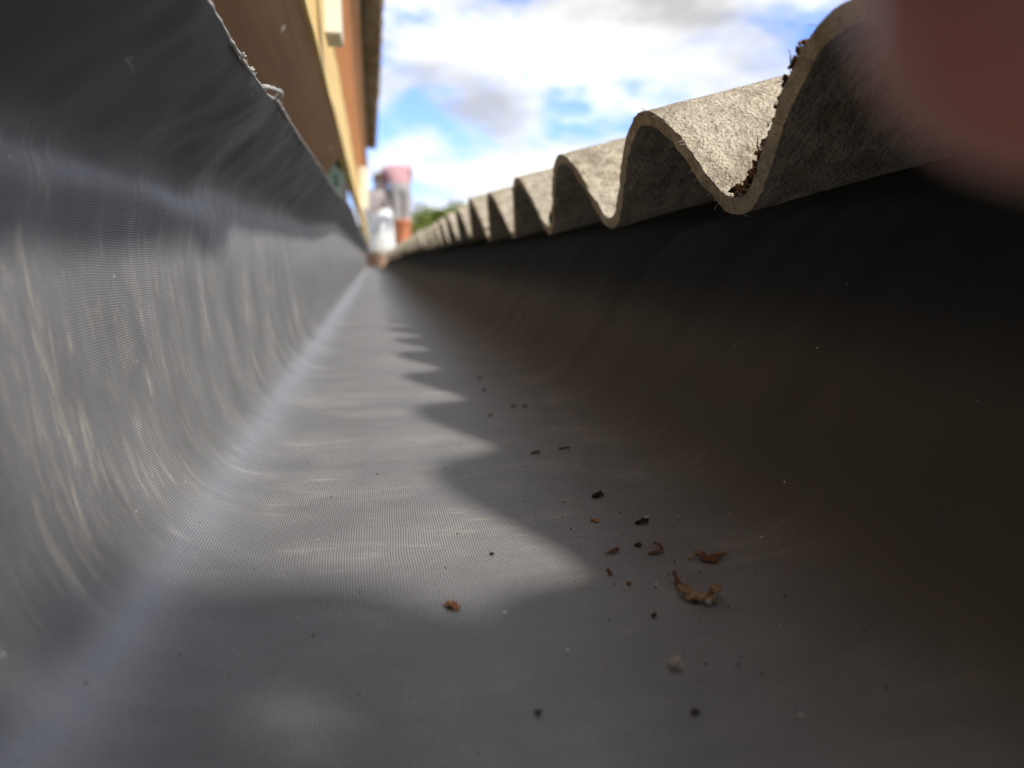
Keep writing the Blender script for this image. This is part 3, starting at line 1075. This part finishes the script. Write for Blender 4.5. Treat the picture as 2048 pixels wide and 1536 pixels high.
# worker in maroon, bent at the hips, back and hips to the lens, reaching down to the left
mar = zone_material('maroon_top_grey_trousers', [(0.06, (0.06, 0.05, 0.045)), (0.86, (0.38, 0.37, 0.36)), (3.0, (0.50, 0.27, 0.28))])
n1 = {'pel': ((0, 0, .86), (.155, .12)), 'wai': ((-.02, .09, 1.00), (.145, .105)), 'che': ((-.05, .24, 1.10), (.165, .12)), 'nec': ((-.07, .37, 1.09), .06),
      'hed': ((-.09, .46, 1.05), (.085, .095)), 'crn': ((-.10, .53, 1.00), (.07, .08)),
      'shl': ((-.23, .28, 1.08), .07), 'ell': ((-.22, .46, .86), .05), 'wrl': ((-.13, .54, .64), .035), 'hal': ((-.11, .55, .56), (.045, .022)),
      'shr': ((.13, .28, 1.09), .07), 'elr': ((.13, .46, .86), .05), 'wrr': ((.04, .54, .64), .035), 'har': ((.02, .55, .56), (.045, .022)),
      'hil': ((-.075, 0, .80), .105), 'knl': ((-.070, .03, .45), .075), 'anl': ((-.068, -.03, .09), .05), 'tol': ((-.075, .12, .035), (.045, .03)),
      'hir': ((.075, 0, .80), .105), 'knr': ((.070, .04, .45), .075), 'anr': ((.068, -.02, .09), .05), 'tor': ((.08, .13, .035), (.045, .03))}
e1 = [('pel', 'wai'), ('wai', 'che'), ('che', 'nec'), ('nec', 'hed'), ('hed', 'crn'), ('che', 'shl'), ('shl', 'ell'), ('ell', 'wrl'), ('wrl', 'hal'), ('che', 'shr'), ('shr', 'elr'),
      ('elr', 'wrr'), ('wrr', 'har'), ('pel', 'hil'), ('hil', 'knl'), ('knl', 'anl'), ('anl', 'tol'), ('pel', 'hir'), ('hir', 'knr'), ('knr', 'anr'), ('anr', 'tor')]
p1 = empty('person', (0.405, 9.80, 0.285))
p1.scale = (0.92, 0.92, 0.96)
bd = skin_body('body', n1, e1, 'pel', mar, p1)
head_parts((-.09, .46, 1.05), (-.1, .3, -.9), (-.1, .9, .2), .105, p1, hair_m)
tag(p1, 'person in maroon top and grey trousers stooping on the roof end', 'person')

# second worker kneeling behind the sacks in a pale top
pal = zone_material('pale_top_brown_trousers', [(0.06, (0.10, 0.07, 0.05)), (0.50, (0.30, 0.19, 0.13)), (3.0, (0.42, 0.37, 0.36))])
n2 = {'pel': ((0, 0, .48), (.15, .12)), 'wai': ((.02, -.03, .62), (.14, .10)), 'che': ((.06, -.08, .80), (.16, .11)), 'nec': ((.09, -.12, .95), .055),
      'hed': ((.11, -.16, 1.05), (.08, .09)), 'crn': ((.12, -.18, 1.14), (.07, .075)),
      'shl': ((-.11, -.06, .86), .065), 'ell': ((-.17, -.20, .65), .047), 'wrl': ((-.05, -.32, .55), .035), 'hal': ((-.01, -.36, .53), (.045, .022)),
      'shr': ((.23, -.10, .85), .065), 'elr': ((.27, -.24, .64), .047), 'wrr': ((.16, -.35, .54), .035), 'har': ((.13, -.39, .52), (.045, .022)),
      'hil': ((-.10, 0, .43), .10), 'knl': ((-.12, -.30, .10), .068), 'anl': ((-.12, .08, .06), .045), 'tol': ((-.12, .18, .03), (.04, .03)),
      'hir': ((.10, 0, .43), .10), 'knr': ((.14, -.34, .36), .07), 'anr': ((.14, -.30, .07), .045), 'tor': ((.14, -.42, .03), (.045, .03))}
p2 = empty('person', (0.02, 11.20, 0.205))
skin_body('body', n2, e1, 'pel', pal, p2)
head_parts((.11, -.16, 1.07), (.2, -.9, -.3), (0, -.2, 1), .10, p2, hair_m)
tag(p2, 'person in pale top and brown trousers kneeling behind the white sacks', 'person')
deck = bm_obj('work_platform', box_bm(-0.70, 0.75, 10.94, 11.75, 0.16, 0.203, .004), MAT['pine'])
tag(deck, 'timber work platform behind the brick wall at the far end', 'platform')

leaf_a, lt, lb = new_mat('leaf_green')
lv = coords(lt)
lt.links.new(ramp(lt, noise_t(lt, lv, 1.6, 4, .6), [(0.3, (0.095, 0.14, 0.018)), (0.7, (0.22, 0.25, 0.045))]), lb.inputs['Base Color'])
lb.inputs['Roughness'].default_value = .6
lb.inputs['Subsurface Weight'].default_value = 0.0
bark_m = simple('tree_bark', (0.14, 0.10, 0.07), .95, .3, 20, .01, 30)


def tree(x, y, height, rad, label, seed, leaves=6000, group='trees beyond the roofs'):
    rnd = random.Random(seed)
    root = empty('tree', (x, y, -3.0))
    parts = []
    trunk = [(0, 0, -.1), (.06, .03, height * .2), (-.05, .08, height * .42), (.04, 0, height * .62), (0, 0, height * .85)]
    parts.append(tube_data(trunk, [rad * .11, rad * .085, rad * .065, rad * .04, rad * .015], 9))
    lobes = []
    for k in range(11):
        a = k * 2.4 + rnd.random()
        zz = lerp(.34, .82, k / 10) * height
        rr = rad * rnd.uniform(.35, .75) * (1 - .35 * (k / 10))
        tip = Vector((math.cos(a) * rr, math.sin(a) * rr, zz + rad * .3))
        parts.append(tube_data([(0, 0, zz - rad * .15), tuple(tip * .55 + Vector((0, 0, zz * .45))), tuple(tip)], [rad * .04, rad * .025, rad * .008], 6))
        lobes.append((tip, rad * rnd.uniform(.34, .55)))
    lobes.append((Vector((0, 0, height * .88)), rad * .45))
    obj('trunk', *merge(*parts), bark_m, root)
    V, Fq = [], []
    for k in range(leaves):
        c, r = rnd.choice(lobes)
        d = Vector((rnd.gauss(0, 1), rnd.gauss(0, 1), rnd.gauss(0, 1))).normalized()
        p = c + d * r * rnd.random() ** .45
        s = rnd.uniform(.09, .19)
        e = Euler((rnd.uniform(-1, 1), rnd.uniform(-1, 1), rnd.uniform(0, 6.3))).to_matrix()
        b0 = len(V)
        for q in ((-s * .5, 0, 0), (0, -s, .2 * s), (s * .5, 0, 0), (0, s, .2 * s)):
            V.append(p + e @ Vector(q))
        Fq.append((b0, b0 + 1, b0 + 2, b0 + 3))
    obj('crown', V, Fq, leaf_a, root, smooth=False)
    return tag(root, label, 'tree', group)


tree(2.7, 30, 5.1, 1.8, 'bright green leafy tree showing over the far right roof edge', 3)
tree(0.55, 27, 4.0, 1.1, 'low green bushy tree between the white sacks and the bucket', 9, 4000)
tree(5.8, 36, 4.9, 2.2, 'green tree mostly hidden by the corrugated roof edge', 14)
tree(-0.9, 34, 4.3, 1.6, 'green tree mostly hidden behind the pale fascia', 19)

# ------------------------------------------------------------------ the photographer's hand and phone
skm, st_, sb_ = new_mat('skin')
sv_ = coords(st_)
st_.links.new(ramp(st_, noise_t(st_, sv_, 90, 4, .6), [(0.3, (0.42, 0.14, 0.12)), (0.7, (0.54, 0.21, 0.17))]), sb_.inputs['Base Color'])
sb_.inputs['Roughness'].default_value = .38
sb_.inputs['Subsurface Weight'].default_value = 0.2
sb_.inputs['Sheen Weight'].default_value = 1.0
sb_.inputs['Sheen Roughness'].default_value = 0.35
sb_.inputs['Sheen Tint'].default_value = (1.0, 0.86, 0.70, 1)
sb_.inputs['Subsurface Radius'].default_value = (1.0, 0.35, 0.2)
sb_.inputs['Subsurface Scale'].default_value = 0.007
bump(st_, sb_, noise_t(st_, sv_, 900, 3, .6), .3, .0002)
hn = {'elb': ((.270, -.290, .560), (.050, .045)), 'fa': ((.205, -.190, .430), (.042, .036)), 'wr': ((.152, -.100, .318), (.034, .026)), 'pc': ((.122, -.045, .258), (.044, .020)), 'pk': ((.108, -.020, .236), (.046, .018)),
      'k1': ((.068, -.002, .220), .0150), 'i1': ((.060, .0150, .1850), .0110), 'i2': ((.0490, .0245, .1520), .0100), 'i3': ((.0370, .0252, .1275), .0095), 'i4': ((.0272, .0248, .1100), .0094), 'i5': ((.0232, .0258, .1046), .0060),
      'k2': ((.094, .002, .222), .0155), 'm1': ((.093, .016, .190), .0115), 'm2': ((.093, .0150, .163), .0100), 'm3': ((.092, .008, .140), .0080),
      'k3': ((.120, .000, .222), .0150), 'r1': ((.117, .013, .190), .0112), 'r2': ((.116, .0115, .164), .0096), 'r3': ((.115, .006, .142), .0078),
      'k4': ((.143, -.008, .220), .0135), 'p1': ((.141, .005, .192), .0098), 'p2': ((.139, .004, .169), .0086), 'p3': ((.137, .000, .150), .0070),
      't0': ((.088, -.050, .244), .0170), 't1': ((.070, -.050, .214), .0130), 't2': ((.060, -.040, .184), .0110), 't3': ((.056, -.030, .160), .0090)}
he = [('elb', 'fa'), ('fa', 'wr'), ('wr', 'pc'), ('pc', 'pk'), ('pk', 'k1'), ('k1', 'i1'), ('i1', 'i2'), ('i2', 'i3'), ('i3', 'i4'), ('i4', 'i5'), ('pk', 'k2'), ('k2', 'm1'), ('m1', 'm2'), ('m2', 'm3'),
      ('pk', 'k3'), ('k3', 'r1'), ('r1', 'r2'), ('r2', 'r3'), ('pk', 'k4'), ('k4', 'p1'), ('p1', 'p2'), ('p2', 'p3'), ('pc', 't0'), ('t0', 't1'), ('t1', 't2'), ('t2', 't3')]
for k_ in ('m1', 'm2', 'm3', 'r1', 'r2', 'r3', 'p1', 'p2', 'p3', 'k2', 'k3', 'k4', 'k1'):
    hn[k_] = (hn[k_][0], hn[k_][1] * 1.25)       # the skin surface shrinks a little when subdivided
hand = skin_body('hand', hn, he, 'pc', skm)
tag(hand, 'blurred bare fingertip and hand reaching in at the top right corner', 'hand')

phone_m = simple('graphite_phone', (0.03, 0.03, 0.034), .35, .1, 50, spec=.5)
glass_m = simple('black_glass', (0.01, 0.01, 0.012), .1, .05, 50, spec=.5)
cm = cam.rotation_euler.to_matrix()
ph = empty('phone', LENS_POS)
ph.rotation_euler = cam.rotation_euler
bm_obj('phone_case', box_bm(-.018, .150, -.010, .073, .0045, .0125, .0028, 3), phone_m, ph)
bm_obj('screen', box_bm(-.0155, .1475, -.0075, .0705, .01255, .0129, .0001, 1), glass_m, ph)
lensring = []
for k in range(25):
    a = 2 * math.pi * k / 24
    lensring.append((.0062 * math.cos(a), .0062 * math.sin(a), .0040))
obj('lens_ring', *tube_data(lensring, .0009, 8, False), phone_m, ph)
tag(ph, 'dark phone held on its side behind the fingertip', 'phone')
